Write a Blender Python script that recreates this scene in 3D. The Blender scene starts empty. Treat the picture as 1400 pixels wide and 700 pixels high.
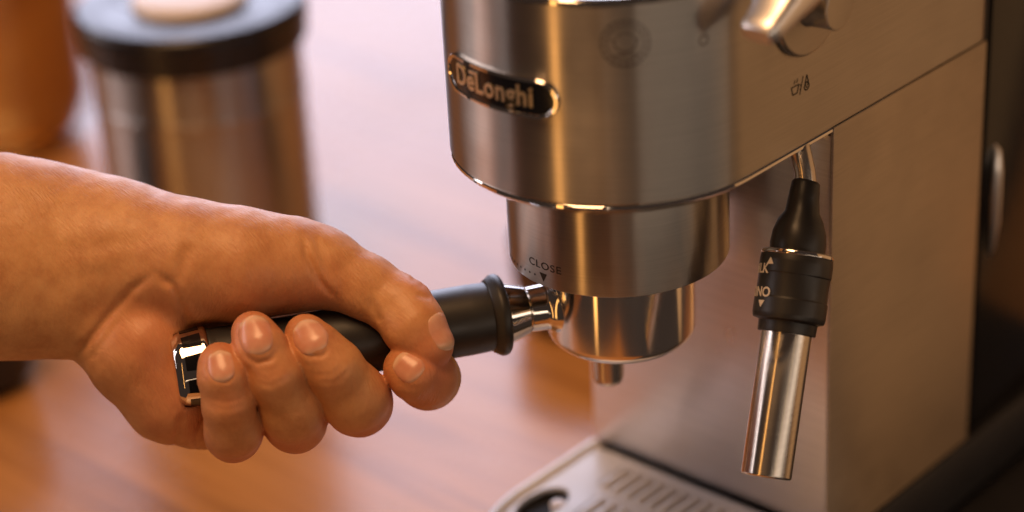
import bpy, bmesh, math, random
import numpy as np
from mathutils import Vector, Matrix

random.seed(4)
scene = bpy.context.scene
COL = scene.collection
R = math.radians

# ------------------------------------------------------------------ camera
CAM = np.array((0.47113, -0.56373, 0.54417))
yaw, pit, rol, FPX = R(-43.0729), R(26.5417), R(-3.2318), 2945.72
FW = np.array((math.sin(yaw)*math.cos(pit), math.cos(yaw)*math.cos(pit), -math.sin(pit)))
_r = np.cross(FW, (0, 0, 1)); _r /= np.linalg.norm(_r); _u = np.cross(_r, FW)
RT = _r*math.cos(rol) + _u*math.sin(rol)
UP = -_r*math.sin(rol) + _u*math.cos(rol)
cd = bpy.data.cameras.new('camera')
cam = bpy.data.objects.new('camera', cd); COL.objects.link(cam)
m = Matrix.Identity(4)
for i in range(3):
    m[i][0], m[i][1], m[i][2], m[i][3] = RT[i], UP[i], -FW[i], CAM[i]
cam.matrix_world = m
cd.sensor_width = 36; cd.lens = FPX*36/1400
cd.clip_start = 0.02; cd.clip_end = 60
cd.dof.use_dof = True; cd.dof.focus_distance = 0.79; cd.dof.aperture_fstop = 3.2
scene.camera = cam

# ------------------------------------------------------------------ light
w = bpy.data.worlds.new('World'); scene.world = w; w.use_nodes = True
w.node_tree.nodes['Background'].inputs[0].default_value = (0.30, 0.20, 0.155, 1)
w.node_tree.nodes['Background'].inputs[1].default_value = 0.14

def lamp(name, loc, target, sx, sy, power, col):
    l = bpy.data.lights.new(name, 'AREA'); l.shape = 'RECTANGLE'; l.size = sx; l.size_y = sy
    l.energy = power; l.color = col
    o = bpy.data.objects.new(name, l); COL.objects.link(o)
    o.location = loc
    o.rotation_euler = (Vector(target)-Vector(loc)).to_track_quat('-Z', 'Z').to_euler()
    return o
lamp('window_light', (-2.15, 2.05, 1.15), (-0.2, 0.1, 0.35), 2.5, 1.8, 74, (0.76, 0.78, 1.0))
lamp('room_lamp', (-0.05, -0.55, 1.85), (-0.08, -0.05, 0.15), 0.8, 0.8, 25, (1.0, 0.56, 0.26))
# upright lights added for streaks on the steel, beside an inferred left window
def tall(name, az, dist, wd, rad, col, z0=-0.75, z1=1.35):
    x, y, z = dist*math.cos(R(az)), dist*math.sin(R(az)), (z0+z1)/2
    lamp(name, (x, y, z), (0, 0, z), wd, z1-z0, rad*math.pi*wd*(z1-z0), col)
tall('amber_streak_light', -87, 1.6, 0.13, 3.4, (1.0, 0.46, 0.12))
tall('left_window_light', -153, 2.2, 0.8, 4.0, (1.0, 0.88, 0.90), 0.2, 1.6)
tall('left_streak_light', -132, 2.2, 0.2, 3.6, (1.0, 0.86, 0.86), 0.2, 1.6)  # added strip that splits the pink band on the head
tall('right_streak_light', -4, 1.7, 0.26, 2.2, (1.0, 0.80, 0.62))
tall('right_thin_streak_light', -29, 1.7, 0.08, 1.9, (1.0, 0.72, 0.48))
tall('side_panel_fill', 48, 1.8, 1.5, 0.43, (1.0, 0.51, 0.20))  # added fill that warms and lifts the side panel

vs = scene.view_settings
vs.view_transform = 'Standard'; vs.look = 'None'; vs.exposure = 0; vs.gamma = 1
scene.render.engine = 'CYCLES'

# ------------------------------------------------------------------ pixel rays
def pix(x, y): return FW + RT*((x-700)/FPX) - UP*((y-350)/FPX)
def onz(x, y, z): d = pix(x, y); return CAM + d*((z-CAM[2])/d[2])
def onx(x, y, X): d = pix(x, y); return CAM + d*((X-CAM[0])/d[0])
def ondepth(x, y, D): return CAM + pix(x, y)*D

# ------------------------------------------------------------------ materials
def mat(name):
    mt = bpy.data.materials.new(name); mt.use_nodes = True
    nt = mt.node_tree
    return mt, nt, nt.nodes['Principled BSDF']
def node(nt, typ, **kw):
    n = nt.nodes.new(typ)
    for k, v in kw.items(): setattr(n, k, v)
    return n
def setp(b, **kw):
    for k, v in kw.items():
        k = k.replace('_', ' ')
        b.inputs[k].default_value = (*v, 1) if isinstance(v, tuple) and len(v) == 3 else v
def noise(nt, scale, detail=4, rough=0.55, vec=None, stretch=None):
    n = node(nt, 'ShaderNodeTexNoise'); n.inputs['Scale'].default_value = scale
    n.inputs['Detail'].default_value = detail; n.inputs['Roughness'].default_value = rough
    tc = node(nt, 'ShaderNodeTexCoord')
    src = tc.outputs['Object']
    if stretch:
        mp = node(nt, 'ShaderNodeMapping'); mp.inputs['Scale'].default_value = stretch
        nt.links.new(src, mp.inputs['Vector']); src = mp.outputs['Vector']
    nt.links.new(src, n.inputs['Vector'])
    return n
def ramp(nt, src, stops):
    r_ = node(nt, 'ShaderNodeValToRGB'); e = r_.color_ramp.elements
    while len(e) < len(stops): e.new(0.5)
    for i, (p, c) in enumerate(stops):
        e[i].position = p; e[i].color = (*c, 1) if len(c) == 3 else c
    nt.links.new(src, r_.inputs[0]); return r_
def rng(nt, src, a, b, lo=0.3, hi=0.7):
    n = node(nt, 'ShaderNodeMapRange')
    n.inputs[1].default_value = lo; n.inputs[2].default_value = hi
    n.inputs[3].default_value = a; n.inputs[4].default_value = b
    nt.links.new(src, n.inputs[0]); return n.outputs[0]
def bump(nt, b, src, strength, dist):
    n = node(nt, 'ShaderNodeBump'); n.inputs['Strength'].default_value = strength
    n.inputs['Distance'].default_value = dist
    nt.links.new(src, n.inputs['Height']); nt.links.new(n.outputs[0], b.inputs['Normal'])

def steel(name, col, rough, aniso=0.0, rot=0.0, brush=(30, 30, 2600), bs=0.12):
    mt, nt, b = mat(name)
    setp(b, Base_Color=col, Metallic=1.0, Roughness=rough)
    n2 = noise(nt, 22, 5, 0.6)
    nt.links.new(rng(nt, n2.outputs[0], rough*0.88, rough*1.18), b.inputs['Roughness'])
    if aniso:
        b.inputs['Anisotropic'].default_value = aniso
        b.inputs['Anisotropic Rotation'].default_value = rot
        t = node(nt, 'ShaderNodeTangent', direction_type='RADIAL', axis='Z')
        nt.links.new(t.outputs[0], b.inputs['Tangent'])
    if bs:
        n = noise(nt, 1, 3, 0.6, stretch=brush)
        bump(nt, b, n.outputs[0], bs, 0.0001)
        mx = node(nt, 'ShaderNodeMix', data_type='RGBA', blend_type='MULTIPLY')
        mx.inputs[0].default_value = 1
        mx.inputs[6].default_value = (*col, 1)
        nt.links.new(ramp(nt, n.outputs[0], [(0.3, (0.86,)*3), (0.7, (1, 1, 1))]).outputs[0], mx.inputs[7])
        nt.links.new(mx.outputs[2], b.inputs['Base Color'])
    return mt
M = {}
M['brushed'] = steel('brushed steel', (0.52, 0.475, 0.43), 0.31, 1.0, 0.25)
M['panel'] = steel('brushed side panel', (0.60, 0.52, 0.44), 0.42, 0.95, 0.25, bs=0.10)
M['wand'] = steel('wand steel', (0.66, 0.60, 0.54), 0.22, 0.8, 0.25, bs=0.05)
M['bowl'] = steel('polished bowl steel', (0.84, 0.79, 0.73), 0.12, 0.9, 0.25, bs=0)
M['plate'] = steel('satin steel plate', (0.84, 0.79, 0.78), 0.30, 0.7, 0.25, bs=0.06)


M['chrome'] = steel('polished chrome', (0.74, 0.70, 0.66), 0.055, bs=0)
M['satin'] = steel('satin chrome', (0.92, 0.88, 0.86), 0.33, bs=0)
M['canister'] = steel('canister steel', (0.50, 0.46, 0.43), 0.3, 0.9, 0.25, bs=0.08)
def plastic(name, col, rough, spec=0.5, coat=0, bs=0.05, bscale=900):
    mt, nt, b = mat(name)
    setp(b, Base_Color=col, Roughness=rough)
    b.inputs['Specular IOR Level'].default_value = spec
    b.inputs['Coat Weight'].default_value = coat
    n = noise(nt, 35, 6, 0.65)
    nt.links.new(rng(nt, n.outputs[0], rough*0.8, min(1, rough*1.25)), b.inputs['Roughness'])
    if bs: bump(nt, b, noise(nt, bscale, 2).outputs[0], bs, 0.0002)
    return mt
M['black'] = plastic('black satin grip', (0.020, 0.018, 0.018), 0.42)
M['rubber'] = plastic('black rubber', (0.018, 0.016, 0.016), 0.38, bs=0.03)
M['tray'] = plastic('satin grey tray enamel', (0.78, 0.76, 0.77), 0.3, 0.6)
M['grille'] = plastic('satin grey grille enamel', (0.68, 0.66, 0.66), 0.33, 0.55)
M['base'] = plastic('black base plastic', (0.018, 0.016, 0.018), 0.55)
M['tank'] = plastic('smoky water tank', (0.012, 0.010, 0.009), 0.16, 0.25, bs=0)
M['print'] = plastic('dark print', (0.02, 0.014, 0.010), 0.5, bs=0)
M['faint'] = plastic('faint etched print', (0.07, 0.05, 0.035), 0.45, bs=0)
M['white_print'] = plastic('pale print', (0.75, 0.66, 0.55), 0.5, bs=0)
M['badge'] = plastic('black badge enamel', (0.006, 0.006, 0.008), 0.15, bs=0)
M['lid'] = plastic('black canister lid', (0.016, 0.014, 0.017), 0.3, bs=0)
M['cream'] = plastic('cream lid knob', (0.78, 0.70, 0.66), 0.4)
M['dark'] = plastic('dark inside', (0.006, 0.005, 0.005), 0.7, bs=0)
M['cup_brown'] = plastic('brown glazed cup', (0.05, 0.018, 0.008), 0.2, bs=0)
M['navy'] = plastic('navy glaze', (0.008, 0.010, 0.018), 0.3, bs=0)
def amber():
    mt, nt, b = mat('amber glaze')
    n = noise(nt, 18, 4)
    r_ = ramp(nt, n.outputs[0], [(0.3, (0.40, 0.15, 0.03)), (0.7, (0.60, 0.27, 0.05))])
    nt.links.new(r_.outputs[0], b.inputs['Base Color']); setp(b, Roughness=0.22); b.inputs['Transmission Weight'].default_value = 0.45
    return mt
M['amber'] = amber()
def logo_metal():
    mt, nt, b = mat('gilt lettering'); setp(b, Base_Color=(0.80, 0.64, 0.42), Metallic=1.0, Roughness=0.42)
    bump(nt, b, noise(nt, 500).outputs[0], 0.1, 0.0001); return mt
M['logo'] = logo_metal()
def wood():
    mt, nt, b = mat('varnished wood')
    tc = node(nt, 'ShaderNodeTexCoord')
    mp = node(nt, 'ShaderNodeMapping'); mp.inputs['Rotation'].default_value = (0, 0, R(6)); mp.inputs['Scale'].default_value = (1.1, 14, 1)
    nt.links.new(tc.outputs['Object'], mp.inputs['Vector'])
    n1 = node(nt, 'ShaderNodeTexNoise'); n1.inputs['Scale'].default_value = 2.3; n1.inputs['Detail'].default_value = 7
    n1.inputs['Roughness'].default_value = 0.6; n1.inputs['Distortion'].default_value = 0.7
    nt.links.new(mp.outputs[0], n1.inputs['Vector'])
    mp2 = node(nt, 'ShaderNodeMapping'); mp2.inputs['Rotation'].default_value = (0, 0, R(6)); mp2.inputs['Scale'].default_value = (6, 220, 1)
    nt.links.new(tc.outputs['Object'], mp2.inputs['Vector'])
    n2 = node(nt, 'ShaderNodeTexNoise'); n2.inputs['Scale'].default_value = 1; n2.inputs['Detail'].default_value = 3
    nt.links.new(mp2.outputs[0], n2.inputs['Vector'])
    r1 = ramp(nt, n1.outputs[0], [(0.30, (0.30, 0.125, 0.036)), (0.45, (0.48, 0.215, 0.066)), (0.72, (0.57, 0.275, 0.092))])
    r2 = ramp(nt, n2.outputs[0], [(0.3, (0.72, 0.70, 0.68)), (0.6, (1, 1, 1))])
    mx = node(nt, 'ShaderNodeMix', data_type='RGBA', blend_type='MULTIPLY'); mx.inputs[0].default_value = 0.8
    nt.links.new(r1.outputs[0], mx.inputs[6]); nt.links.new(r2.outputs[0], mx.inputs[7])
    nt.links.new(mx.outputs[2], b.inputs['Base Color'])
    n3 = noise(nt, 9, 5)
    nt.links.new(rng(nt, n3.outputs[0], 0.22, 0.31), b.inputs['Roughness'])
    bump(nt, b, n2.outputs[0], 0.04, 0.0004)
    return mt
M['wood'] = wood()
def skin():
    mt, nt, b = mat('skin')
    at = node(nt, 'ShaderNodeAttribute', attribute_name='flush')
    n = noise(nt, 75, 8, 0.72)
    r1 = ramp(nt, n.outputs[0], [(0.3, (0.46, 0.195, 0.072)), (0.5, (0.58, 0.28, 0.112)), (0.72, (0.68, 0.36, 0.155))])
    mx = node(nt, 'ShaderNodeMix', data_type='RGBA'); mx.inputs[7].default_value = (0.56, 0.165, 0.085, 1)
    nt.links.new(at.outputs['Fac'], mx.inputs[0]); nt.links.new(r1.outputs[0], mx.inputs[6])
    nt.links.new(mx.outputs[2], b.inputs['Base Color'])
    setp(b, Roughness=0.47)
    nt.links.new(rng(nt, noise(nt, 160, 3).outputs[0], 0.43, 0.58), b.inputs['Roughness'])
    b.inputs['Subsurface Weight'].default_value = 0.13
    b.inputs['Subsurface Radius'].default_value = (1.0, 0.35, 0.18)
    b.inputs['Subsurface Scale'].default_value = 0.003
    # fine crossing skin lines, uneven over the hand, plus pores
    tc = node(nt, 'ShaderNodeTexCoord')
    hs = []
    for rz, ry, sc in ((20, 30, (260, 1500, 260)), (75, -20, (240, 1300, 240))):
        mp = node(nt, 'ShaderNodeMapping'); mp.inputs['Rotation'].default_value = (R(15), R(ry), R(rz)); mp.inputs['Scale'].default_value = sc
        nt.links.new(tc.outputs['Object'], mp.inputs['Vector'])
        q = node(nt, 'ShaderNodeTexNoise'); q.inputs['Scale'].default_value = 1.0; q.inputs['Detail'].default_value = 2; q.inputs['Distortion'].default_value = 0.4
        nt.links.new(mp.outputs[0], q.inputs['Vector']); hs.append(q.outputs[0])
    ad = node(nt, 'ShaderNodeMath', operation='ADD'); nt.links.new(hs[0], ad.inputs[0]); nt.links.new(hs[1], ad.inputs[1])
    patch = noise(nt, 40, 2)
    mu = node(nt, 'ShaderNodeMath', operation='MULTIPLY'); nt.links.new(ad.outputs[0], mu.inputs[0])
    nt.links.new(rng(nt, patch.outputs[0], 0.25, 1.0), mu.inputs[1])
    bump(nt, b, mu.outputs[0], 0.38, 0.0008)
    return mt
M['skin'] = skin()
def nail():
    mt, nt, b = mat('fingernail')
    n = noise(nt, 120, 3)
    r1 = ramp(nt, n.outputs[0], [(0.3, (0.60, 0.25, 0.16)), (0.7, (0.70, 0.36, 0.245))])
    at = node(nt, 'ShaderNodeAttribute', attribute_name='rim')
    mx = node(nt, 'ShaderNodeMix', data_type='RGBA'); mx.inputs[7].default_value = (0.78, 0.54, 0.38, 1)
    nt.links.new(at.outputs['Fac'], mx.inputs[0]); nt.links.new(r1.outputs[0], mx.inputs[6])
    nt.links.new(mx.outputs[2], b.inputs['Base Color'])
    setp(b, Roughness=0.27); b.inputs['Subsurface Weight'].default_value = 0.15
    b.inputs['Subsurface Radius'].default_value = (1, .35, .2); b.inputs['Subsurface Scale'].default_value = 0.002
    return mt
M['nail'] = nail()

# ------------------------------------------------------------------ mesh helpers
def finish(name, me, mt, parent=None, smooth=True, angle=35):
    if smooth:
        for p in me.polygons: p.use_smooth = True
        if angle: me.set_sharp_from_angle(angle=R(angle))
    me.materials.append(M[mt])
    o = bpy.data.objects.new(name, me); COL.objects.link(o)
    if parent is not None:
        o.parent = parent
        o.matrix_parent_inverse = Matrix.Translation(-parent.location) if parent.type == 'EMPTY' else Matrix.Identity(4)
    return o
def from_bm(name, bm, mt, parent=None, angle=35):
    bmesh.ops.recalc_face_normals(bm, faces=bm.faces)
    me = bpy.data.meshes.new(name); bm.to_mesh(me); bm.free()
    return finish(name, me, mt, parent, True, angle)
def frame(origin, zdir, xhint=(0, 0, 1)):
    z = Vector(zdir).normalized(); x = Vector(xhint)
    if abs(x.normalized().dot(z)) > 0.98: x = Vector((1, 0, 0))
    y = z.cross(x).normalized(); x = y.cross(z)
    mm = Matrix((x, y, z)).transposed().to_4x4(); mm.translation = Vector(origin); return mm
def lathe(name, prof, mt, parent=None, mtx=None, seg=72, angle=32, close=False):
    """prof: list of (r, z); r == 0 makes a pole."""
    bm = bmesh.new(); rings = []
    for r_, z in prof:
        if r_ < 1e-7: rings.append([bm.verts.new((0, 0, z))])
        else: rings.append([bm.verts.new((r_*math.cos(2*math.pi*i/seg), r_*math.sin(2*math.pi*i/seg), z)) for i in range(seg)])
    for a, b in zip(rings, rings[1:]):
        for i in range(seg):
            j = (i+1) % seg
            if len(a) == 1: bm.faces.new((a[0], b[i], b[j]))
            elif len(b) == 1: bm.faces.new((a[i], a[j], b[0]))
            else: bm.faces.new((a[i], a[j], b[j], b[i]))
    if mtx is not None: bmesh.ops.transform(bm, matrix=mtx, verts=bm.verts)
    return from_bm(name, bm, mt, parent, angle)
def rounded(prof, rad=0.0008, n=4, skip=()):
    """round the corners of an open (r, z) profile"""
    out = [prof[0]]
    for i in range(1, len(prof)-1):
        p0, p1, p2 = (np.array(prof[k], float) for k in (i-1, i, i+1))
        d0, d2 = p0-p1, p2-p1; l0, l2 = np.linalg.norm(d0), np.linalg.norm(d2)
        rr = min(rad[i] if isinstance(rad, dict) and i in rad else (0.0008 if isinstance(rad, dict) else rad), l0*.48, l2*.48)
        a, b = p1+d0/l0*rr, p1+d2/l2*rr
        for k in range(n+1):
            t = k/n; out.append(tuple((1-t)**2*a + 2*t*(1-t)*p1 + t*t*b))
    out.append(prof[-1]); return out
def stadium(rad, yback, seg=48, corner=0.004):
    """plan outline: round front (towards -y), straight sides back to yback"""
    pts = [(rad*math.cos(math.pi+math.pi*i/seg), rad*math.sin(math.pi+math.pi*i/seg)) for i in range(seg+1)]
    n = 14
    pts += [(rad, yback*k/n) for k in range(1, n)]
    for k in range(5): a = k/4*math.pi/2; pts.append((rad-corner+corner*math.cos(a), yback-corner+corner*math.sin(a)))
    for k in range(5): a = math.pi/2+k/4*math.pi/2; pts.append((-rad+corner+corner*math.cos(a), yback-corner+corner*math.sin(a)))
    pts += [(-rad, yback*k/n) for k in range(n-1, 0, -1)]
    return pts
def skin_rings(name, rings, mt, parent=None, cap0=True, cap1=True, angle=32):
    bm = bmesh.new(); vr = [[bm.verts.new(p) for p in r_] for r_ in rings]
    n = len(vr[0])
    for a, b in zip(vr, vr[1:]):
        for i in range(n): bm.faces.new((a[i], a[(i+1) % n], b[(i+1) % n], b[i]))
    if cap0: bm.faces.new(vr[0][::-1])
    if cap1: bm.faces.new(vr[-1])
    return from_bm(name, bm, mt, parent, angle)
def extr(name, prof, yback, mt, parent, corner=0.004, cap0=True, cap1=True, angle=32):
    """stack of stadium outlines: prof = [(radius, z)]"""
    return skin_rings(name, [[(x, y, z) for x, y in stadium(r_, yback, corner=corner)] for r_, z in prof], mt, parent, cap0, cap1, angle)
def box(name, lo, hi, mt, parent=None, bev=0.001, seg=2):
    bm = bmesh.new(); bmesh.ops.create_cube(bm, size=1)
    for v in bm.verts: v.co = Vector([lo[i]+(v.co[i]+.5)*(hi[i]-lo[i]) for i in range(3)])
    if bev: bmesh.ops.bevel(bm, geom=bm.edges[:], offset=bev, segments=seg, profile=.6, affect='EDGES')
    return from_bm(name, bm, mt, parent)
def tube(name, pts, radii, mt, parent=None, seg=32, cap=True, angle=40):
    rings = []
    P = [Vector(p) for p in pts]; xh = Vector((0.3, 0.9, 0.2))
    for i, p in enumerate(P):
        t = (P[min(i+1, len(P)-1)]-P[max(i-1, 0)]).normalized()
        x = (xh - t*xh.dot(t)).normalized(); y = t.cross(x)
        rings.append([p+(x*math.cos(2*math.pi*k/seg)+y*math.sin(2*math.pi*k/seg))*radii[i] for k in range(seg)])
    return skin_rings(name, rings, mt, parent, cap, cap, angle)
def text_mesh(s, size, extrude=0.0, offset=0.0, spacing=1.0, xs=1.0):
    c = bpy.data.curves.new('t', 'FONT'); c.body = s; c.size = size; c.extrude = extrude; c.offset = offset
    c.align_x = 'CENTER'; c.align_y = 'CENTER'; c.space_character = spacing; c.resolution_u = 4
    o = bpy.data.objects.new('t', c); COL.objects.link(o)
    dg = bpy.context.evaluated_depsgraph_get(); dg.update()
    me = bpy.data.meshes.new_from_object(o.evaluated_get(dg))
    bpy.data.objects.remove(o); bpy.data.curves.remove(c)
    me.materials.clear()
    for v in me.vertices: v.co.x *= xs
    return me
def wrap_cyl(me, rad, th0, z0):
    """(x, y, z) flat -> around the z axis: x along the arc, y up, z outwards"""
    for v in me.vertices:
        a = R(th0) + v.co.x/rad; rr = rad+v.co.z
        v.co = (rr*math.cos(a), rr*math.sin(a), z0+v.co.y)
def wrap_side(me, X, y0, z0):
    for v in me.vertices:
        x, y, z = v.co; v.co = (X+z, y0+x, z0+y)
def poly_mesh(name, polys, thick):
    """flat outlines in x/y as thin slabs"""
    bm = bmesh.new()
    for pl in polys:
        lo = [bm.verts.new((x, y, 0)) for x, y in pl]; hi = [bm.verts.new((x, y, thick)) for x, y in pl]
        n = len(pl)
        for i in range(n): bm.faces.new((lo[i], lo[(i+1) % n], hi[(i+1) % n], hi[i]))
        bm.faces.new(hi); bm.faces.new(lo[::-1])
    bmesh.ops.recalc_face_normals(bm, faces=bm.faces)
    me = bpy.data.meshes.new(name); bm.to_mesh(me); bm.free(); return me
def stroke(pts, wd, closed=False):
    """quads along a polyline"""
    out = []; n = len(pts)
    for i in range(n if closed else n-1):
        a, b = np.array(pts[i]), np.array(pts[(i+1) % n]); d = b-a; l = np.linalg.norm(d)
        if l < 1e-9: continue
        nn = np.array((-d[1], d[0]))/l*wd/2; e = d/l*wd*.15
        out.append([tuple(a-e-nn), tuple(b+e-nn), tuple(b+e+nn), tuple(a-e+nn)])
    return out
def arc(cx, cy, rx, ry, a0, a1, n=24): return [(cx+rx*math.cos(R(a0+(a1-a0)*i/n)), cy+ry*math.sin(R(a0+(a1-a0)*i/n))) for i in range(n+1)]
def thing(name, label, cat, loc, group=None):
    o = bpy.data.objects.new(name, None); COL.objects.link(o); o.location = loc; o.empty_display_size = 0.02
    o['label'] = label; o['category'] = cat
    if group: o['group'] = group
    bpy.context.view_layer.update()
    return o

# ------------------------------------------------------------------ setting: table
bm = bmesh.new(); bmesh.ops.create_cube(bm, size=1)
for v in bm.verts: v.co = Vector((-0.83+v.co.x*2.0, 0.66+v.co.y*1.8, -0.02+v.co.z*0.04))
bmesh.ops.bevel(bm, geom=bm.edges[:], offset=0.004, segments=3, affect='EDGES')
tb = from_bm('table_top', bm, 'wood'); tb['kind'] = 'structure'

# ------------------------------------------------------------------ espresso machine
W, ZH, YB, YK, ZT = 0.0615, 0.2252, 0.0524, 0.1607, 0.0447
RC, ZC, RB, ZB = 0.0419, 0.1792, 0.0286, 0.1412
ZTOP = 0.2985
em = thing('espresso_machine', 'slim stainless steel espresso machine with rounded brew head and steam wand', 'coffee machine', (0, 0.09, 0))
# brew head
extr('head_shell', [(W-0.0006, ZH), (W, ZH+0.0008), (W, ZTOP-0.0006), (W-0.0006, ZTOP)], YK, 'brushed', em, cap0=False, cap1=False)
extr('top_rim', [(W-0.0016, ZTOP-0.004), (W-0.0008, ZTOP-0.0005), (W+0.0003, ZTOP+0.0002), (W+0.0004, ZTOP+0.0016), (W-0.0008, ZTOP+0.0024), (W-0.003, ZTOP+0.0022), (W-0.0045, ZTOP-0.001), (W-0.005, ZTOP-0.004)], YK, 'chrome', em, cap0=False, cap1=False)
extr('cup_tray', [(W-0.0049, ZTOP-0.0032), (W-0.0049, ZTOP-0.0026)], YK-.004, 'base', em)
# chrome trim and underside
extr('chrome_trim', [(W-0.001, ZH+0.002), (W-0.0009, ZH), (W-0.0003, ZH-0.0006), (W-0.0002, ZH-0.0016), (W-0.0012, ZH-0.0026), (W-0.004, ZH-0.0048), (W-0.0085, ZH-0.0066), (W-0.014, ZH-0.0072)], YB+0.002, 'chrome', em, corner=0.002, cap0=False)
lathe('group_collar', rounded([(RC-.004, ZH-.004), (RC, ZH-.0062), (RC, ZC), (RC-.003, ZC), (RC-.003, ZC+.012), (0, ZC+.012)], .0006), 'brushed', em, seg=96)
# column behind the tray
column = box('back_plate', (-W, YB, ZT-0.03), (W-0.0012, YB+0.006, ZH-0.004), 'plate', em, 0.0012)
box('column_core', (-W+0.001, YB+0.0062, 0.03), (W-0.0016, YK-0.001, ZH-0.0005), 'base', em, 0.001)
sp = box('side_panel', (W-0.0015, YB-0.0004, 0.0375), (W+0.0001, YK, ZH-0.0002), 'panel', em, 0.0003)
box('side_panel', (-W-0.0001, YB+0.007, 0.0375), (-W+0.0009, YK, ZH-0.0007), 'panel', em, 0.0004)
# base and water tank
extr('base', [(W+0.001, 0.0065), (W+0.0022, 0.0085), (W+0.0022, 0.035), (W+0.001, 0.037)], 0.262, 'base', em, corner=0.012)
for sx in (-1, 1):
    for yy in (-0.02, 0.23):
        lathe('foot', rounded([(0, 0), (0.009, 0), (0.009, 0.0055), (0, 0.0055)], .001), 'rubber', em, Matrix.Translation((sx*0.042, yy, 0.0030)), seg=24)
tk = skin_rings('water_tank', [[(x*(W-0.0035)/W, y, z) for x, y in [(-W, YK+.003), (W*.93, YK+.003), (W, YK+.010), (W*1.0, 0.235), (W*.9, 0.252), (-W*.9, 0.252), (-W, .235)]] for z in (0.038, 0.285, 0.287)], 'tank', em, angle=25)
box('tank_edge', (-W+0.001, YK+0.0004, 0.037), (W-0.0014, YK+0.0026, ZTOP-0.001), 'base', em, 0.0004)
# pale rod added in the shape of the glint on the tank, no real grip
tube('tank_glint', [(W-0.004, 0.1785, 0.172), (W-.003, 0.1785, 0.169), (W-.002, 0.1775, 0.160), (W-.002, 0.1772, 0.149), (W-.002, 0.1775, 0.136), (W-.003, 0.1780, 0.124), (W-0.004, 0.1785, 0.119)], [.0006, .0020, .0027, .0029, .0026, .0018, .0006], 'satin', em, seg=20)

# badge on the head
def stad2(L, H, n=12):
    r_ = H/2; return arc(L/2-r_, 0, r_, r_, -90, 90, n) + arc(-L/2+r_, 0, r_, r_, 90, 270, n)
def densify(pl, step):
    out = []
    for i in range(len(pl)):
        a, b = np.array(pl[i]), np.array(pl[(i+1) % len(pl)]); k = max(1, int(np.linalg.norm(b-a)/step))
        out += [tuple(a+(b-a)*t/k) for t in range(k)]
    return out
def ringed(outlines_z):
    """stack closed outlines (pts, z), last one filled as a strip"""
    bm = bmesh.new(); vr = [[bm.verts.new((x, y, z)) for x, y in pl] for pl, z in outlines_z]; n = len(vr[0])
    for a, b in zip(vr, vr[1:]):
        for i in range(n): bm.faces.new((a[i], a[(i+1) % n], b[(i+1) % n], b[i]))
    return bm, vr
BL, BH, BT, BZ = 0.0545, 0.0146, -93.0, 0.2641
def badge_outline(g): return densify(stad2(BL-2*g, BH-2*g), 0.003)
base_o = densify(stad2(BL, BH), 0.003)
def shrink(g):   # same vertex count for every ring
    s_x, s_y = (BL/2-g)/(BL/2), (BH/2-g)/(BH/2); return [(x*s_x, y*s_y) for x, y in base_o]
bm, vr = ringed([(shrink(0), 0.0), (shrink(0), 0.0012), (shrink(.0004), 0.0017), (shrink(.0011), 0.0017), (shrink(.0016), 0.0010)])
me = bpy.data.meshes.new('badge_frame'); bmesh.ops.recalc_face_normals(bm, faces=bm.faces); bm.to_mesh(me); bm.free()
wrap_cyl(me, W, BT, BZ); bf = finish('badge_frame', me, 'chrome', em)
bm = bmesh.new(); k = 40; g = .0014
top = []; bot = []
for i in range(k+1):
    x = -(BL/2-g)+(BL-2*g)*i/k; r_ = BH/2-g; ex = max(0, abs(x)-(BL/2-BH/2)); h = math.sqrt(max(1e-9, r_*r_-ex*ex))
    top.append(bm.verts.new((x, h, .0011))); bot.append(bm.verts.new((x, -h, .0011)))
for i in range(k): bm.faces.new((bot[i], bot[i+1], top[i+1], top[i]))
me = bpy.data.meshes.new('badge_face'); bm.to_mesh(me); bm.free(); wrap_cyl(me, W, BT, BZ)
bd = finish('badge_face', me, 'badge', em)
me = text_mesh('DeLonghi', 0.0106, 0.0003, 0.00014, 1.06, 0.86)
bm = bmesh.new(); bm.from_mesh(me)
x0 = min(v.co.x for v in bm.verts); zz = .0003
def bar(xa, xb, ya, yb):
    vs_ = [bm.verts.new((x, y, z)) for z in (-zz, zz) for x, y in ((xa, ya), (xb, ya), (xb, yb), (xa, yb))]
    for q in ((0, 1, 2, 3), (4, 5, 6, 7), (0, 1, 5, 4), (1, 2, 6, 5), (2, 3, 7, 6), (3, 0, 4, 7)): bm.faces.new([vs_[k] for k in q])
tp = max(v.co.y for v in bm.verts)
bar(x0+.0080, x0+.0115, tp-.0012, tp-.0003)
bmesh.ops.recalc_face_normals(bm, faces=bm.faces); bm.to_mesh(me); bm.free()
for v in me.vertices: v.co.z += 0.0013; v.co.y += 0.0003
wrap_cyl(me, W, BT-0.5, BZ); finish('lettering', me, 'logo', bd, angle=30)

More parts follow.
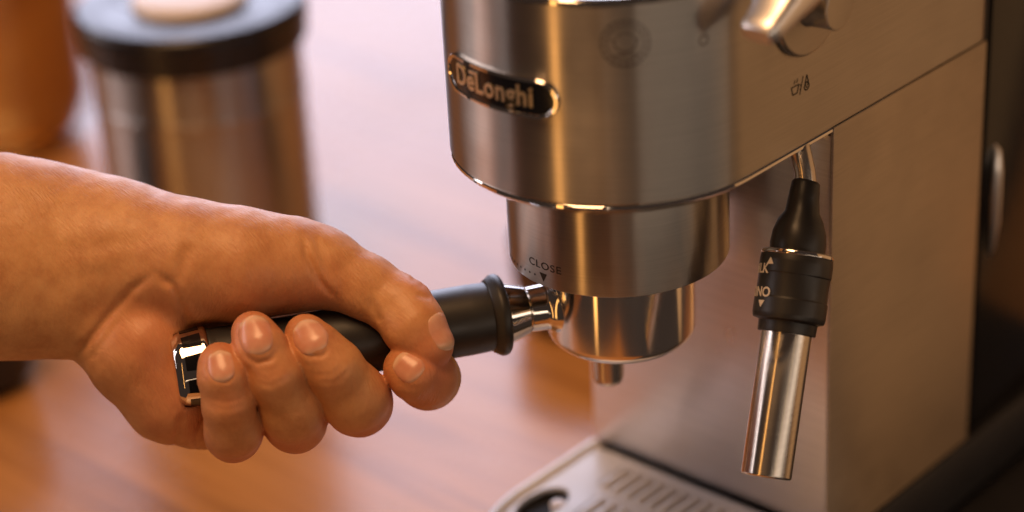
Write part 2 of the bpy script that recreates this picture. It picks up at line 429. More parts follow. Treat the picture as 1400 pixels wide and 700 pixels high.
# etched round emblem: double ring with a cup and ring of small strokes
pl = stroke(arc(0, 0, .0083, .0083, 0, 360, 48), .00035) + stroke(arc(0, 0, .0062, .0062, 0, 360, 40), .0003)
pl += stroke(arc(0, .0012, .0038, .0042, 180, 360, 16), .0004) + stroke([(-.0046, .0014), (.0046, .0014)], .0004) + stroke([(-.003, .0026), (0, .004), (.003, .0026)], .0003) + stroke([(-.0035, -.004), (.0035, -.004)], .0004)
for a in range(0, 360, 18): pl += stroke([(.0068*math.cos(R(a)), .0068*math.sin(R(a))), (.0077*math.cos(R(a+5)), .0077*math.sin(R(a+5)))], .0004)
me = poly_mesh('emblem', pl, .00004)
for v in me.vertices: v.co.z += .00004
wrap_cyl(me, W, -46.2, 0.285); finish('emblem', me, 'faint', em)
me = poly_mesh('position_mark', stroke(arc(0, 0, .0017, .0017, 0, 360, 24), .00045), .00005); wrap_cyl(me, W+.00004, -20.3, 0.2822); finish('position_mark', me, 'faint', em)

# CLOSE, triangle and dots on the collar
me = text_mesh('CLOSE', 0.0042, 0.00003, 0.00002, 1.12, 1.2); wrap_cyl(me, RC+.00006, -91.6, 0.1877); finish('lettering', me, 'print', em)
me = poly_mesh('arrow_mark', [[(-.0019, .0015), (0, -.0019), (.0019, .0015)]], .00005); wrap_cyl(me, RC+.00004, -92.2, 0.1832); finish('arrow_mark', me, 'print', em)
pl = []
for k in range(8): pl.append(arc(-.0045-.0031*k, -.0002*k-.0004, .00042, .00042, 0, 345, 12))
me = poly_mesh('dotted_scale', pl, .00005); wrap_cyl(me, RC+.00004, -92.2, 0.1832); finish('dotted_scale', me, 'print', em)

# steam symbol on the flat side: cup, slash, drop
pl = stroke([(-.0058, .0012), (-.005, -.0018), (-.0022, -.0018), (-.0012, .0012)], .0005, True) + stroke(arc(-.0008, -.0002, .001, .001, -80, 80, 8), .0004)
pl += stroke([(-.0042, .0022), (-.0036, .0034)], .0004) + stroke([(-.0026, .0022), (-.002, .0036)], .0004)
pl += stroke([(-.0006, -.003), (.0014, .0034)], .0004)
pl += stroke([(.0022, -.0012), (.0037, .0032), (.0052, -.0012)], .0005) + stroke(arc(.0037, -.0012, .0015, .0014, 180, 360, 10), .0005) + stroke(arc(.0037, -.0006, .0006, .0012, 0, 360, 10), .0003)
me = poly_mesh('steam_symbol', pl, .00005); wrap_side(me, W+.00004, 0.0304, 0.2489); finish('steam_symbol', me, 'print', em)

# steam knob: round base with a chrome lever
KC = Vector((W, 0.0335, 0.2808))
mk = frame(KC, (1, 0, 0), (0, 0, 1))
kn = lathe('steam_knob', rounded([(0.0205, 0.0002), (0.0205, 0.0016), (0.0195, 0.0024), (0.009, 0.0028), (0.0085, 0.010), (0.0085, 0.014), (0, 0.014)], .0006), 'brushed', em, mk, seg=64)
d1 = onx(1036, 47, W+0.018); d2 = onx(1094, -25, W+0.018)
ax = Vector(d1-d2); L0 = ax.length; ax.normalize()
out = Vector((1, 0, 0)); sd = ax.cross(out).normalized()
cen = Vector(d2)
rings = []
for s_, hw, z0, z1 in [(-.016, .004, -.008, .002), (-.014, .008, -.013, .005), (-.006, .0095, -.016, .008), (.004, .0085, -.014, .008), (.012, .0062, -.0100, .0076), (.019, .0050, -.0078, .0072), (L0-.004, .0046, -.0074, .0070), (L0-.0008, .0042, -.0070, .0066), (L0+.0008, .0030, -.006, .0056)]:
    rr = []
    for a in range(24):
        t = 2*math.pi*a/24; c_, s__ = math.cos(t), math.sin(t)
        c_ = math.copysign(abs(c_)**.6, c_); s__ = math.copysign(abs(s__)**.6, s__)
        rr.append(cen+ax*s_+sd*(hw*c_)+out*((z0+z1)/2+(z1-z0)/2*s__))
    rings.append(rr)
skin_rings('lever', rings, 'satin', kn, angle=50)

# steam wand
def PD(px, py, D): return Vector(ondepth(px, py, D))
wtop = Vector(onz(1094, 206, 0.2215)); DW = float((np.array(wtop)-CAM)@FW)
A = wtop; B1 = PD(1103, 262, DW-.001); B2 = PD(1091, 345, DW-.0015); E_ = PD(1047, 652, DW-.006)
axw = (E_-B2).normalized(); lw = (E_-B2).length
sw = tube('steam_wand', [A+Vector((-.004, .004, .004)), A, A.lerp(B1, .5)+Vector((.0005, 0, 0)), B1, B1.lerp(B2, .5)], [.0040]*5, 'wand', em)
tube('rubber_boot', [PD(1103, 246, DW-.001), PD(1102, 250, DW-.001), PD(1099, 270, DW-.001), PD(1097, 290, DW-.001), PD(1095, 302, DW-.001), PD(1093, 318, DW-.001), PD(1091, 334, DW-.001), PD(1090, 352, DW-.001)], [.0042, .0052, .0057, .0064, .0084, .0098, .0103, .0100], 'rubber', sw)
ms = frame(B2, axw, RT)
lathe('adjusting_sleeve', rounded([(0.0098, 0.0012), (0.0118, 0.0006), (0.0131, 0.0014), (0.0134, 0.004), (0.0134, 0.0085), (0.0131, 0.0088), (0.0131, 0.0175), (0.0134, 0.0178), (0.0134, 0.0235), (0.0130, 0.0252), (0.0108, 0.0258), (0.0106, 0.0300), (0.0094, 0.0300)], .0004), 'rubber', sw, ms)
lathe('silver_ring', rounded([(0.0106, 0.0016), (0.0120, -0.0002), (0.0132, 0.0002), (0.0135, 0.0016), (0.0128, 0.002)], .0004), 'chrome', sw, ms)
lathe('wand_tube', rounded([(0.0090, 0.026), (0.0093, 0.029), (0.0093, lw-.0006), (0.0088, lw), (0.0078, lw), (0.0078, lw-.01), (0, lw-.01)], .0003), 'wand', sw, ms)
lathe('nozzle', [(0.0076, lw-.008), (0.0076, lw-.001), (0.006, lw-.0006), (0, lw-.0006)], 'rubber', sw, ms, seg=32)
# print on the sleeve, wrapped round its left side
def wrap_sleeve(me, rad, th0, s0):
    for v in me.vertices:
        a = R(th0)+v.co.x/rad; rr = rad+v.co.z
        v.co = ms @ Vector((rr*math.cos(a), rr*math.sin(a), s0-v.co.y))
# angle of the direction facing the camera in the sleeve frame
cv = ms.inverted().to_3x3() @ (Vector(CAM)-B2); thc = math.degrees(math.atan2(cv.y, cv.x))
sgn = 1 if (ms.to_3x3() @ Vector((math.cos(R(thc+20)), math.sin(R(thc+20)), 0))).dot(Vector(RT)) > 0 else -1
def sleeve_print(me, off, s0):
    if sgn < 0:
        for v in me.vertices: v.co.x = -v.co.x
        me.flip_normals()
    wrap_sleeve(me, 0.01346, thc+sgn*off, s0); finish('lettering', me, 'white_print', sw)
sleeve_print(text_mesh('MILK', 0.0050, .00003, .0001, 1.0, 1.0), -69, 0.0080)
sleeve_print(text_mesh('CAPPUCCINO', 0.0050, .00003, .0001, 1.0, 1.0), -103, 0.0166)
sleeve_print(poly_mesh('up', [[(-.0017, -.001), (.0017, -.001), (0, .0016)]], .00005), -44, 0.0052)
sleeve_print(poly_mesh('down', [[(-.0017, .001), (.0017, .001), (0, -.0016)]], .00005), -52, 0.0205)

# ------------------------------------------------------------------ drip tray
dt = thing('drip_tray', 'pale grey drip tray with ribbed slotted top in front of the machine column', 'drip tray', (0, 0, 0.037))
TR = W+0.0006
ty = YB-0.0008
def tring(r_, z): return [(x, y, z) for x, y in stadium(r_, ty, corner=.001)]
skin_rings('tray_body', [tring(TR-.001, 0.0372), tring(TR, 0.0385), tring(TR, ZT+0.0006), tring(TR-.0006, ZT+0.0016), tring(TR-.0026, ZT+0.0016), tring(TR-.0040, ZT+0.0004), tring(TR-.0046, ZT-0.0006), tring(TR-.0055, ZT-.0012)], 'tray', dt, cap0=True, cap1=False)
# slotted grille: one plate with real rounded slots and an oval hole
RIBS = []; done = set()
for y0, y1 in ((.0245, .0430), (.000, .0185), (-.0245, -.0060), (-.046, -.031)):
    for i_ in range(13):
        x = round(-.0345+.0062*i_, 5)
        if y0 < 0 and x*x+y0*y0 > .046**2: continue
        if y0 < .02 and x < -.032: continue
        RIBS.append((x, y0, y1))
def grille_mesh():
    cu = bpy.data.curves.new('g', 'CURVE'); cu.dimensions = '2D'; cu.fill_mode = 'BOTH'; cu.extrude = .0009; cu.bevel_depth = .0003; cu.bevel_resolution = 1
    def poly(pts):
        sp_ = cu.splines.new('POLY'); sp_.points.add(len(pts)-1); sp_.use_cyclic_u = True
        for q, (x, y) in zip(sp_.points, pts): q.co = (x, y, 0, 1)
    poly(stadium(W-.0055, ty-.003, seg=64, corner=.002))
    for x, y0, y1 in RIBS:
        for sx in (-.0031, .0031):
            r_ = .0006
            key = (round((x+sx)*1e4), y0)
            if key in done: continue
            done.add(key)
            poly([(x+sx+a, y1-r_-.001+b) for a, b in arc(0, 0, r_, r_, 0, 180, 4)]+[(x+sx+a, y0+r_+.001+b) for a, b in arc(0, 0, r_, r_, 180, 360, 4)])
    poly(arc(-.0465, .0000, .0085, .0150, 0, 352, 44))
    o = bpy.data.objects.new('g', cu); COL.objects.link(o)
    dg = bpy.context.evaluated_depsgraph_get(); dg.update()
    me = bpy.data.meshes.new_from_object(o.evaluated_get(dg)); bpy.data.objects.remove(o); bpy.data.curves.remove(cu)
    me.materials.clear()
    for v in me.vertices: v.co.z += ZT-.0012
    return me
gl = finish('grille', grille_mesh(), 'grille', dt, angle=25)
rib_data = {}
for x, y0, y1 in RIBS:     # pressed ribs standing proud between the slots
    ln_ = round(y1-y0, 5)
    if ln_ not in rib_data:
        rg = []
        for t, k_ in ((0, .05), (.0004, .55), (.0016, 1), (ln_-.0016, 1), (ln_-.0004, .55), (ln_, .05)):
            rg.append([(.0019*k_*math.cos(math.pi*a/8), t, .0013*k_*math.sin(math.pi*a/8)-.0003*(a in (0, 8))) for a in range(9)])
        o = skin_rings('rib', rg, 'tray', gl, angle=70); rib_data[ln_] = o.data
    else:
        o = bpy.data.objects.new('rib', rib_data[ln_]); COL.objects.link(o); o.parent = gl
    o.location = (x, y0, ZT-.0001)
box('dark_slab', (-.0552, -.016, ZT-.00489), (-.0372, .016, ZT-.0040), 'dark', dt, .0004)  # dark slab under the oval hole
lathe('cream_disc', rounded([(0, ZT-.0040), (.0034, ZT-.0040), (.0034, ZT-.0002), (.0026, ZT+.0004), (0, ZT+.0006)], .0006), 'cream', dt, Matrix.Translation((-.0415, .0045, 0)), seg=24)  # small cream disc standing in the oval hole
extr('tray_basin', [(W-.0058, ZT-.0045), (W-.0058, ZT-.0049)], ty-.003, 'grille', dt, corner=.001)

# ------------------------------------------------------------------ portafilter
HD = Vector((-.546, -.838, 0)).normalized(); ZP = 0.1590
pf = thing('portafilter', 'chrome portafilter with black handle locked under the brew head', 'portafilter', (0, 0, ZB))
lathe('basket_holder', rounded([(RB-.001, ZC+.010), (RB, ZC+.009), (RB, ZB+.004), (RB-.0035, ZB+.0004), (RB-.010, ZB-.0004), (0, ZB-.0010)], {2: .002, 3: .003, 4: .002, 1: .0005}), 'bowl', pf, seg=128, angle=60)
spx = HD*0.0060
sp_ = lathe('spout', rounded([(0.0085, ZB+.001), (0.0068, ZB-.003), (0.0064, ZB-.006), (0.0061, ZB-.0175), (0.0054, ZB-.0193), (0.0046, ZB-.0193), (0.0044, ZB-.012), (0, ZB-.012)], .0008), 'wand', pf, Matrix.Translation(spx), seg=48, angle=50)
mh = frame(Vector((0, 0, ZP)), HD, (0, 0, 1))
lathe('neck', rounded([(0.0125, 0.0245), (0.0105, 0.0285), (0.0088, 0.0305), (0.0086, 0.0372), (0.0092, 0.0378), (0.0118, 0.0462), (0.0124, 0.0476), (0.0124, 0.050)], .0012), 'chrome', pf, mh, seg=64, angle=50)
grip = lathe('handle', rounded([(0.0120, 0.0510), (0.0131, 0.0516), (0.0134, 0.060), (0.0134, 0.09), (0.0130, 0.13), (0.0134, 0.156), (0.0137, 0.1585), (0.0130, 0.160)], .0005), 'black', pf, mh)
lathe('collar_ring', rounded([(0.0118, 0.0468), (0.0145, 0.0464), (0.0157, 0.0478), (0.0157, 0.0496), (0.0150, 0.0508), (0.0138, 0.0526), (0.0128, 0.0530)], .0008), 'black', pf, mh)
cap_ = lathe('end_cap', rounded([(0.0128, 0.1588), (0.0144, 0.1588), (0.0149, 0.1600), (0.0138, 0.1698), (0.0120, 0.1722), (0, 0.1728)], .0006), 'chrome', pf, mh, angle=40)
for k_ in range(10):   # dark inset windows round the bevel of the cap
    a0 = 2*math.pi*(k_+.5)/10
    bm = bmesh.new(); q = []
    for (ro, zo, da) in ((0.01476, .1614, -.22), (0.01476, .1614, .22), (0.01400, .1684, .19), (0.01400, .1684, -.19)):
        q.append(bm.verts.new(mh @ Vector(((ro+.00012)*math.cos(a0+da), (ro+.00012)*math.sin(a0+da), zo))))
    mid0 = mh @ Vector(((0.01476+.0002)*math.cos(a0), (0.01476+.0002)*math.sin(a0), .1614)); mid1 = mh @ Vector(((0.01400+.0002)*math.cos(a0), (0.01400+.0002)*math.sin(a0), .1684))
    v0, v1 = bm.verts.new(mid0), bm.verts.new(mid1)
    bm.faces.new((q[0], v0, v1, q[3])); bm.faces.new((v0, q[1], q[2], v1))
    from_bm('inset', bm, 'badge', cap_)

# ------------------------------------------------------------------ hand (one continuous skin from a distance field)
S = 3.682    # picture pixels per millimetre at the hand; hand space is x right, y down, z away, in mm
def H(px, py, z): return np.array((px/S, py/S, z), np.float32)
def to_world(P):
    P = np.asarray(P, float); D = 0.8+P[:, 2]/1000
    return CAM + (FW + RT*((P[:, 0:1]*S-700)/FPX) - UP*((P[:, 1:2]*S-350)/FPX))*D[:, None]
def cone(P, a, b, ra, rb, zs=1.0):
    sc = np.array((1, 1, zs), np.float32); a_, b_ = a*sc, b*sc; ab = b_-a_
    q = P*sc-a_; t = np.clip((q@ab)/max(1e-6, float(ab@ab)), 0, 1)
    return np.sqrt(((q-t[..., None]*ab)**2).sum(-1)) - (ra+(rb-ra)*t)
def smin(a, b, k):
    h = np.maximum(k-np.abs(a-b), 0)/k
    return np.minimum(a, b)-h*h*k*.25
def chain(P, pts, k=2.0, zs=1.0):
    d = None
    for (a, ra), (b, rb) in zip(pts, pts[1:]):
        e = cone(P, a, b, ra, rb, zs); d = e if d is None else smin(d, e, k)
    return d
ha, hb = H(258, 505, -8), H(690, 430, 18)
arm = [(H(-420, 352, 12), 44), (H(0, 351, 12), 37.3), (H(60, 356, 12), 35.2), (H(120, 364, 11), 33.0), (H(165, 366, 10), 28)]
thenar = [(H(160, 345, 8), 26), (H(250, 358, 2), 23.0), (H(330, 362, -1), 20.6), (H(400, 362, 0), 16.8), (H(445, 366, 0), 14.0)]
thumb = [(H(435, 364, 0), 14.2), (H(500, 392, -3), 11.8), (H(550, 421, -7), 11.4), (H(566, 447, -11), 11.4), (H(586, 472, -13), 9.4)]
hypo = [(H(160, 440, 8), 17), (H(190, 475, 6), 20.5), (H(238, 535, 8), 19.0), (H(275, 560, 14), 15)]
palm = [(H(150, 400, 18), 20), (H(330, 470, 34), 15), (H(520, 450, 44), 14)]
palm2 = [(H(190, 470, 20), 20), (H(330, 540, 34), 13), (H(430, 520, 40), 13)]
pinky = [(H(301, 498, -25), 8.2), (H(305, 516, -26), 9.0), (H(312, 552, -22), 9.4), (H(318, 586, -12), 10.4), (H(319, 592, -2), 10.4), (H(318, 585, 12), 9.5), (H(305, 530, 32), 10)]
ring_ = [(H(346, 455, -23), 8.2), (H(355, 474, -25.5), 9.4), (H(375, 512, -24), 10.2), (H(398, 562, -13), 11.3), (H(403, 576, -2), 11.4), (H(405, 570, 14), 10), (H(380, 500, 38), 11)]
middle = [(H(419, 459, -20), 8.2), (H(432, 477, -22), 9.7), (H(455, 502, -21), 10.8), (H(484, 543, -11), 12.5), (H(490, 550, 0), 12.4), (H(495, 545, 18), 10), (H(450, 470, 42), 11)]
index = [(H(554, 502, -12), 8.2), (H(566, 511, -12.5), 9.6), (H(582, 517, -5), 11.0), (H(586, 517, 8), 11.4), (H(575, 500, 28), 10), (H(520, 450, 44), 11)]
# creases drawn on the camera side of the hand: polyline, half width mm, depth mm, z limit
creases = [
    ([(96, 494), (120, 468), (150, 430), (180, 396), (214, 372)], 1.4, 1.0),
    ([(214, 372), (238, 392), (250, 420), (258, 446)], 1.6, 1.2),
    ([(262, 330), (248, 362), (240, 392)], 2.6, 0.7),
    ([(60, 345), (120, 338), (180, 330), (216, 322)], 3.4, 0.5),
    ([(90, 380), (150, 372), (196, 350)], 3.2, 0.3),
    ([(170, 428), (140, 470), (118, 498)], 1.4, 0.5),
    ([(412, 322), (420, 350), (438, 385), (462, 412)], 1.2, 1.0),
    ([(430, 318), (440, 350), (456, 385)], 1.3, 0.45),
    ([(505, 405), (516, 432), (524, 442)], 1.3, 0.7),
    ([(560, 378), (572, 386), (582, 394)], 1.2, 0.6),
    ([(568, 402), (580, 406), (590, 408)], 1.0, 0.5),
    ([(250, 562), (244, 590), (236, 612)], 1.3, 0.9), ([(276, 575), (268, 600), (272, 622)], 1.2, 0.9),
    ([(330, 440), (326, 462), (335, 486), (352, 497), (370, 492), (382, 474)], .8, 0.7),
    ([(287, 485), (286, 505), (296, 519), (310, 521), (321, 510)], .8, 0.6),
    ([(401, 450), (406, 472), (422, 487), (440, 487), (452, 474)], .8, 0.7),
    # finger joints
    ([(344, 512), (366, 519), (392, 506)], 0.85, 0.15), ([(348, 522), (370, 528), (398, 514)], 0.85, 0.25), ([(352, 504), (370, 510), (386, 500)], 0.85, 0.17),
    ([(428, 512), (452, 514), (474, 494)], 0.85, 0.28), ([(434, 522), (458, 523), (482, 502)], 0.85, 0.23),
    ([(286, 546), (310, 551), (338, 543)], 0.85, 0.23), ([(287, 556), (312, 560), (342, 551)], 0.85, 0.20),
    ([(543, 521), (560, 532), (578, 530)], 0.85, 0.25),
    ([(366, 592), (392, 596), (420, 586)], 0.85, 0.20), ([(456, 578), (486, 578), (514, 560)], 0.85, 0.20),
    ([(380, 560), (398, 566), (418, 556)], 0.85, 0.12),
]
def hand_field(P):
    """full evaluation at points (used on coarse set and for projections)"""
    d = chain(P, arm, 6, 1.35)
    d = smin(d, chain(P, thenar, 6, 1.0), 9)
    d = smin(d, chain(P, palm, 6), 10)
    d = smin(d, chain(P, palm2, 6), 9)
    d = smin(d, chain(P, hypo, 6), 5.5)
    d = smin(d, chain(P, thumb, 3.5), 4)
    for f, k in ((pinky, 1.0), (ring_, 1.0), (middle, 1.0), (index, 1.0)):
        d = smin(d, chain(P, f, 3.0), k)
    return d
def add_creases(P, d):
    XY = P[..., :2]; near = (P[..., 2] < 14) & (np.abs(d) < 4)
    if not near.any(): return d
    q = XY[near]; e = d[near]
    for pl, wd, amp in creases:
        pts = [np.array(p, np.float32)/S for p in pl]
        lo = np.min(pts, 0)-4*wd; hi = np.max(pts, 0)+4*wd
        sel = ((q > lo) & (q < hi)).all(-1)
        if not sel.any(): continue
        s_ = q[sel]; best = np.full(len(s_), 1e9, np.float32); tt = np.zeros(len(s_), np.float32)
        for i, (a, b) in enumerate(zip(pts, pts[1:])):
            ab = b-a; t = np.clip(((s_-a)@ab)/float(ab@ab), 0, 1)
            dist = np.sqrt(((s_-a-t[:, None]*ab)**2).sum(-1)); u = dist < best
            best[u] = dist[u]; tt[u] = (i+t[u])/(len(pts)-1)
        fade = np.clip(np.minimum(tt, 1-tt)*5, 0.15, 1)
        e[sel] += amp*fade*np.exp(-(best/wd)**2)
        e[sel] -= 0.15*amp*fade*np.exp(-((best-2.2*wd)/(1.2*wd))**2)
    d[near] = e; return d
def lumps(P):
    x, y, z = P[..., 0], P[..., 1], P[..., 2]
    return 0.14*np.sin(x*.21+1.3*np.sin(y*.17))*np.sin(y*.19+z*.15+.7)+0.07*np.sin(x*.47+y*.33)*np.sin(z*.41-y*.22)
hv = 0.65
org = np.array((-112, 48, -46), np.float32); dim = (int(288/hv), int(128/hv), int(108/hv))
# sparse evaluation: coarse blocks first
BS = 8
F = np.full(dim, 9.0, np.float32)
gx = np.arange(dim[0], dtype=np.float32)*hv+org[0]; gy = np.arange(dim[1], dtype=np.float32)*hv+org[1]; gz = np.arange(dim[2], dtype=np.float32)*hv+org[2]
bx = [np.arange(0, n, BS) for n in dim]
cx, cy, cz = np.meshgrid(*[np.minimum(b+BS/2, n-1)*hv+o for b, n, o in zip(bx, dim, org)], indexing='ij')
cf = hand_field(np.stack((cx, cy, cz), -1).astype(np.float32))
F_sign = np.sign(cf)
half = BS*hv*1.05
for (i, j, k), v in np.ndenumerate(cf):
    a, b, c_ = i*BS, j*BS, k*BS
    if abs(v) > half*1.5:
        F[a:a+BS, b:b+BS, c_:c_+BS] = v
act = np.argwhere(np.abs(cf) <= half*1.5)
# evaluate active blocks in batches
for n0 in range(0, len(act), 1500):
    bt = act[n0:n0+1500]
    oi = np.arange(BS)
    I = (bt[:, 0:1]*BS+oi)[:, :, None, None]; J = (bt[:, 1:2]*BS+oi)[:, None, :, None]; K = (bt[:, 2:3]*BS+oi)[:, None, None, :]
    I, J, K = np.broadcast_arrays(I, J, K)
    ok = (I < dim[0]) & (J < dim[1]) & (K < dim[2])
    I, J, K = I[ok], J[ok], K[ok]
    P = np.stack((gx[I], gy[J], gz[K]), -1)
    d = hand_field(P)
    d = add_creases(P, d) + lumps(P)
    ax_ = (hb-ha)/np.linalg.norm(hb-ha); along = (P-ha)@ax_
    hc = np.maximum(cone(P, ha, hb+(hb-ha)*.3, 13.1, 13.1), -along)   # flesh gives way to the grip
    capd = cone(P, ha-ax_*6, ha+ax_*9, 13.9, 13.9)
    capd = np.maximum(capd, -along-4.2)
    d = np.maximum(d, -hc); d = np.maximum(d, -capd)
    F[I, J, K] = d
def surface_nets(F):
    s = F < 0; nx, ny, nz = F.shape
    cnt = np.zeros((nx-1, ny-1, nz-1), np.uint8)
    offs = [(a, b, c_) for a in (0, 1) for b in (0, 1) for c_ in (0, 1)]
    for a, b, c_ in offs: cnt += s[a:nx-1+a, b:ny-1+b, c_:nz-1+c_]
    idx = np.argwhere((cnt > 0) & (cnt < 8)); N = len(idx)
    vid = np.full(cnt.shape, -1, np.int32); vid[tuple(idx.T)] = np.arange(N)
    val = {o: F[idx[:, 0]+o[0], idx[:, 1]+o[1], idx[:, 2]+o[2]] for o in offs}
    acc = np.zeros((N, 3)); num = np.zeros(N)
    for o in offs:
        for ax in range(3):
            if o[ax]: continue
            p = list(o); p[ax] = 1; p = tuple(p); a, b = val[o], val[p]; msk = (a < 0) != (b < 0)
            t = a[msk]/(a[msk]-b[msk]); q = np.tile(np.array(o, float), (msk.sum(), 1)); q[:, ax] = t
            acc[msk] += q; num[msk] += 1
    V = idx+acc/num[:, None]
    quads = []
    for ax in range(3):
        b_, c_ = (ax+1) % 3, (ax+2) % 3
        sl0 = [slice(None)]*3; sl1 = [slice(None)]*3; sl0[ax] = slice(0, -1); sl1[ax] = slice(1, None)
        e = np.argwhere(s[tuple(sl0)] != s[tuple(sl1)])
        e = e[(e[:, b_] > 0) & (e[:, c_] > 0)]
        e = e[(e[:, b_] < F.shape[b_]-1) & (e[:, c_] < F.shape[c_]-1)]
        def g(db, dc): q = e.copy(); q[:, b_] -= db; q[:, c_] -= dc; return vid[tuple(q.T)]
        qd = np.stack((g(1, 1), g(0, 1), g(0, 0), g(1, 0)), 1)
        flip = ~s[tuple(e.T)]; qd[flip] = qd[flip][:, ::-1]; quads.append(qd)
    Q = np.concatenate(quads); Q = Q[(Q >= 0).all(1)]
    return V, Q
V, Q = surface_nets(F)
VH = (V*hv+org).astype(np.float32)
# relax the lattice a little
for it in range(2):
    acc = np.zeros_like(VH); num = np.zeros(len(VH), np.float32)
    for a, b in ((0, 1), (1, 2), (2, 3), (3, 0)):
        for i_, j_ in ((a, b), (b, a)):
            np.add.at(acc, Q[:, i_], VH[Q[:, j_]]); np.add.at(num, Q[:, i_], 1)
    VH = VH*.5+.5*acc/np.maximum(num, 1)[:, None]
WV = to_world(VH)
ps = thing('person', 'bare forearm and hand gripping the black portafilter handle, thumb on top', 'person', tuple(to_world(H(150, 480, 10)[None])[0]))
me = bpy.data.meshes.new('hand')
me.vertices.add(len(WV)); me.vertices.foreach_set('co', WV.astype(np.float32).ravel())
me.loops.add(len(Q)*4); me.loops.foreach_set('vertex_index', Q[:, ::-1].astype(np.int32).ravel())
me.polygons.add(len(Q)); me.polygons.foreach_set('loop_start', (np.arange(len(Q))*4).astype(np.int32))
me.update(calc_edges=True); me.validate()
fl = np.zeros(len(VH), np.float32)
for px, py, z, r_, a in [(345, 455, -28, 9, .35), (303, 500, -30, 9, .35), (424, 465, -27, 9, .35), (592, 480, -14, 12, .55), (575, 525, -10, 14, .6), (372, 515, -30, 8, .3), (455, 515, -27, 8, .3), (312, 552, -30, 8, .3), (405, 600, -6, 13, .55), (495, 578, -5, 13, .55), (320, 612, -6, 12, .5), (575, 395, -8, 10, .4), (215, 450, -14, 22, .35), (240, 560, -8, 20, .35), (350, 410, -16, 22, .3), (440, 400, -10, 12, .35)]:
    fl += a*np.exp(-((VH-H(px, py, z))**2).sum(1)/r_**2)
fa = me.attributes.new('flush', 'FLOAT', 'POINT'); fa.data.foreach_set('value', np.clip(fl*1.25, 0, .85))
hand = finish('hand', me, 'skin', ps, True, 0)
# nails follow the finger surface
def nail_patch(fch, cpx, adir, ndir, wd, ln, lift=0.35):
    n = np.array(ndir, float); n /= np.linalg.norm(n); a = np.array(adir, float); a -= n*(a@n); a /= np.linalg.norm(a); e = np.cross(a, n)
    c0 = np.array(cpx, float); NU, NV = 13, 15; pts = []; uv = []
    for j in range(NV):
        for i in range(NU):
            u, v = -1+2*i/(NU-1), -1+2*j/(NV-1)
            # square to rounded outline
            x = u*math.sqrt(max(0, 1-.46*v*v)); y = v*math.sqrt(max(0, 1-.46*u*u)); uv.append((u, v))
            pts.append(c0+e*(x*wd/2)+a*(y*ln/2)+n*14)
    P = np.array(pts, np.float32); nn = n.astype(np.float32)
    for _ in range(60): P = P - nn*(np.clip(chain(P, fch, 3.0), -.5, 3))[:, None]*.8
    surf = P.copy()
    hgt = ((P-c0.astype(np.float32))@nn).reshape(NV, NU); vv = np.linspace(-1, 1, NV)
    j0 = NV//4; sl = (hgt[NV//2]-hgt[j0])/(vv[NV//2]-vv[j0])
    flat = hgt[j0][None]+sl[None]*(vv-vv[j0])[:, None]-0.5*((vv-vv[j0])[:, None])**2
    flat = np.where(vv[:, None] > vv[j0], np.maximum(flat, hgt), hgt)
    P = P+nn*(0.45*(flat-hgt)).reshape(-1)[:, None]
    uv = np.array(uv); edge = np.clip((1-np.max(np.abs(uv), 1))*4, 0, 1)**.6
    free = np.clip((uv[:, 1]-.55)*2, 0, 1)
    off = -0.25+(lift+.20)*edge+free*.25
    P = P+nn*off[:, None]
    back = surf-nn*0.7
    allp = np.concatenate((P, back)); N = len(P); fc = []
    for j in range(NV-1):
        for i in range(NU-1):
            q = (j*NU+i, j*NU+i+1, (j+1)*NU+i+1, (j+1)*NU+i); fc.append(q); fc.append(tuple(N+k for k in q[::-1]))
    bd_ = [i for i in range(NU)]+[j*NU+NU-1 for j in range(1, NV)]+[(NV-1)*NU+i for i in range(NU-2, -1, -1)]+[j*NU for j in range(NV-2, 0, -1)]
    for p, q in zip(bd_, bd_[1:]+bd_[:1]): fc.append((p, N+p, N+q, q))
    bm = bmesh.new(); vs_ = [bm.verts.new(p) for p in to_world(allp)]
    for f in fc: bm.faces.new([vs_[k] for k in f])
    bmesh.ops.recalc_face_normals(bm, faces=bm.faces)
    me = bpy.data.meshes.new('fingernail'); bm.to_mesh(me); bm.free()
    rim = np.clip((uv[:, 1]-.62)/.2, 0, 1)*.8+np.clip((-.55-uv[:, 1])/.3, 0, 1)*.45*(np.abs(uv[:, 0]) < .75)
    me.attributes.new('rim', 'FLOAT', 'POINT').data.foreach_set('value', np.concatenate((rim, rim)).astype(np.float32))
    return finish('fingernail', me, 'nail', hand, True, 60)
nail_patch(ring_, H(351, 461, -28), (-.25, -1, .1), (-.05, -.15, -1), 13.2, 16.0)
nail_patch(pinky, H(303, 502, -30), (-.15, -1, .1), (-.05, -.10, -1), 11.0, 12.5)
nail_patch(middle, H(424, 463, -26), (-.40, -1, .1), (.05, -.20, -1), 13.0, 14.5)
nail_patch(index, H(560, 502, -18), (-.7, -.75, -.3), (-.05, -.05, -1), 12.0, 12.0)
nail_patch(thumb, H(596, 457, -15), (.55, .85, -.1), (.66, -.38, -.65), 15.0, 15.5, .5)

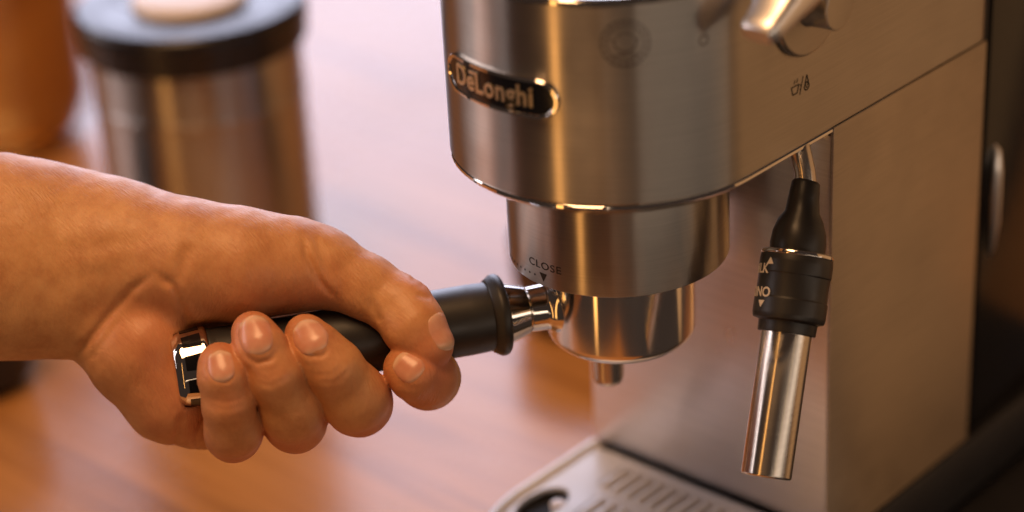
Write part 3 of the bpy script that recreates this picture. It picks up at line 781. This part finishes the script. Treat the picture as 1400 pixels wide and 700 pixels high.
# ------------------------------------------------------------------ background things
cb = onz(309, 400, 0)
cn = thing('storage_canister', 'round steel storage canister with black lid and pale knob', 'canister', tuple(cb))
tr = Matrix.Translation(cb)
CR = 0.0555
lathe('canister_body', rounded([(0, 0.0), (CR-.002, 0.0), (CR, 0.003), (CR, 0.120), (CR+.0006, 0.1215), (CR+.0006, 0.1235), (CR, 0.125), (CR, 0.151), (CR-.003, 0.151)], .0005), 'canister', cn, tr, seg=96)
tl = Matrix.Translation(cb+np.array((0, 0, 0.011)))
ld = lathe('lid', rounded([(CR-.004, 0.1385), (CR+.003, 0.1390), (CR+.0042, 0.1410), (CR+.0040, 0.1480), (CR+.0048, 0.1490), (CR+.0048, 0.1585), (CR+.0030, 0.1605), (CR-.010, 0.1612), (CR-.014, 0.1600), (0, 0.1596)], .0008), 'lid', cn, tl, seg=96)
lathe('knob', rounded([(0.030, 0.1594), (0.0302, 0.161), (0.0298, 0.1635), (0.028, 0.1648), (0.022, 0.1655), (0, 0.1658)], .0015), 'cream', ld, tl, seg=64)
jb = onz(2, 185, 0)
jr = thing('amber_jar', 'glossy amber brown jar behind the steel canister', 'jar', tuple(jb))
tr = Matrix.Translation(jb)
lathe('jar_body', rounded([(0, 0), (0.040, 0), (0.054, 0.010), (0.061, 0.03), (0.061, 0.150), (0.054, 0.165), (0.054, 0.172), (0.048, 0.172)], .004), 'amber', jr, tr)
lathe('jar_lid', rounded([(0.048, 0.1715), (0.058, 0.1725), (0.060, 0.178), (0.056, 0.190), (0.02, 0.198), (0.012, 0.2), (0.012, 0.21), (0, 0.214)], .002), 'amber', jr, tr)
mt_ = box('rubber_mat', (-0.045, -0.05, 0.0004), (0.165, 0.34, 0.0034), 'base', None, 0.001); mt_['label'] = 'flat black rubber mat under the machine along its side panel'; mt_['category'] = 'mat'
nb = onz(-34, 520, 0)
nc = thing('dark_cup', 'small dark navy cup on the table behind the forearm', 'cup', tuple(nb))
tr = Matrix.Translation(nb)
lathe('cup_wall', rounded([(0, 0.0), (0.025, 0.0), (0.032, 0.008), (0.035, 0.03), (0.036, 0.062), (0.034, 0.062), (0.033, 0.03), (0.029, 0.008), (0, 0.004)], .001), 'navy', nc, tr)
bb = onz(803, 432, 0)
bc = thing('brown_cup', 'small dark brown cup reflected in the table behind the machine', 'cup', tuple(bb))
tr = Matrix.Translation(bb)
lathe('cup_wall', rounded([(0, 0.0), (0.030, 0.0), (0.036, 0.008), (0.039, 0.03), (0.040, 0.050), (0.038, 0.051), (0.037, 0.03), (0.032, 0.009), (0, 0.005)], .001), 'cup_brown', bc, tr)
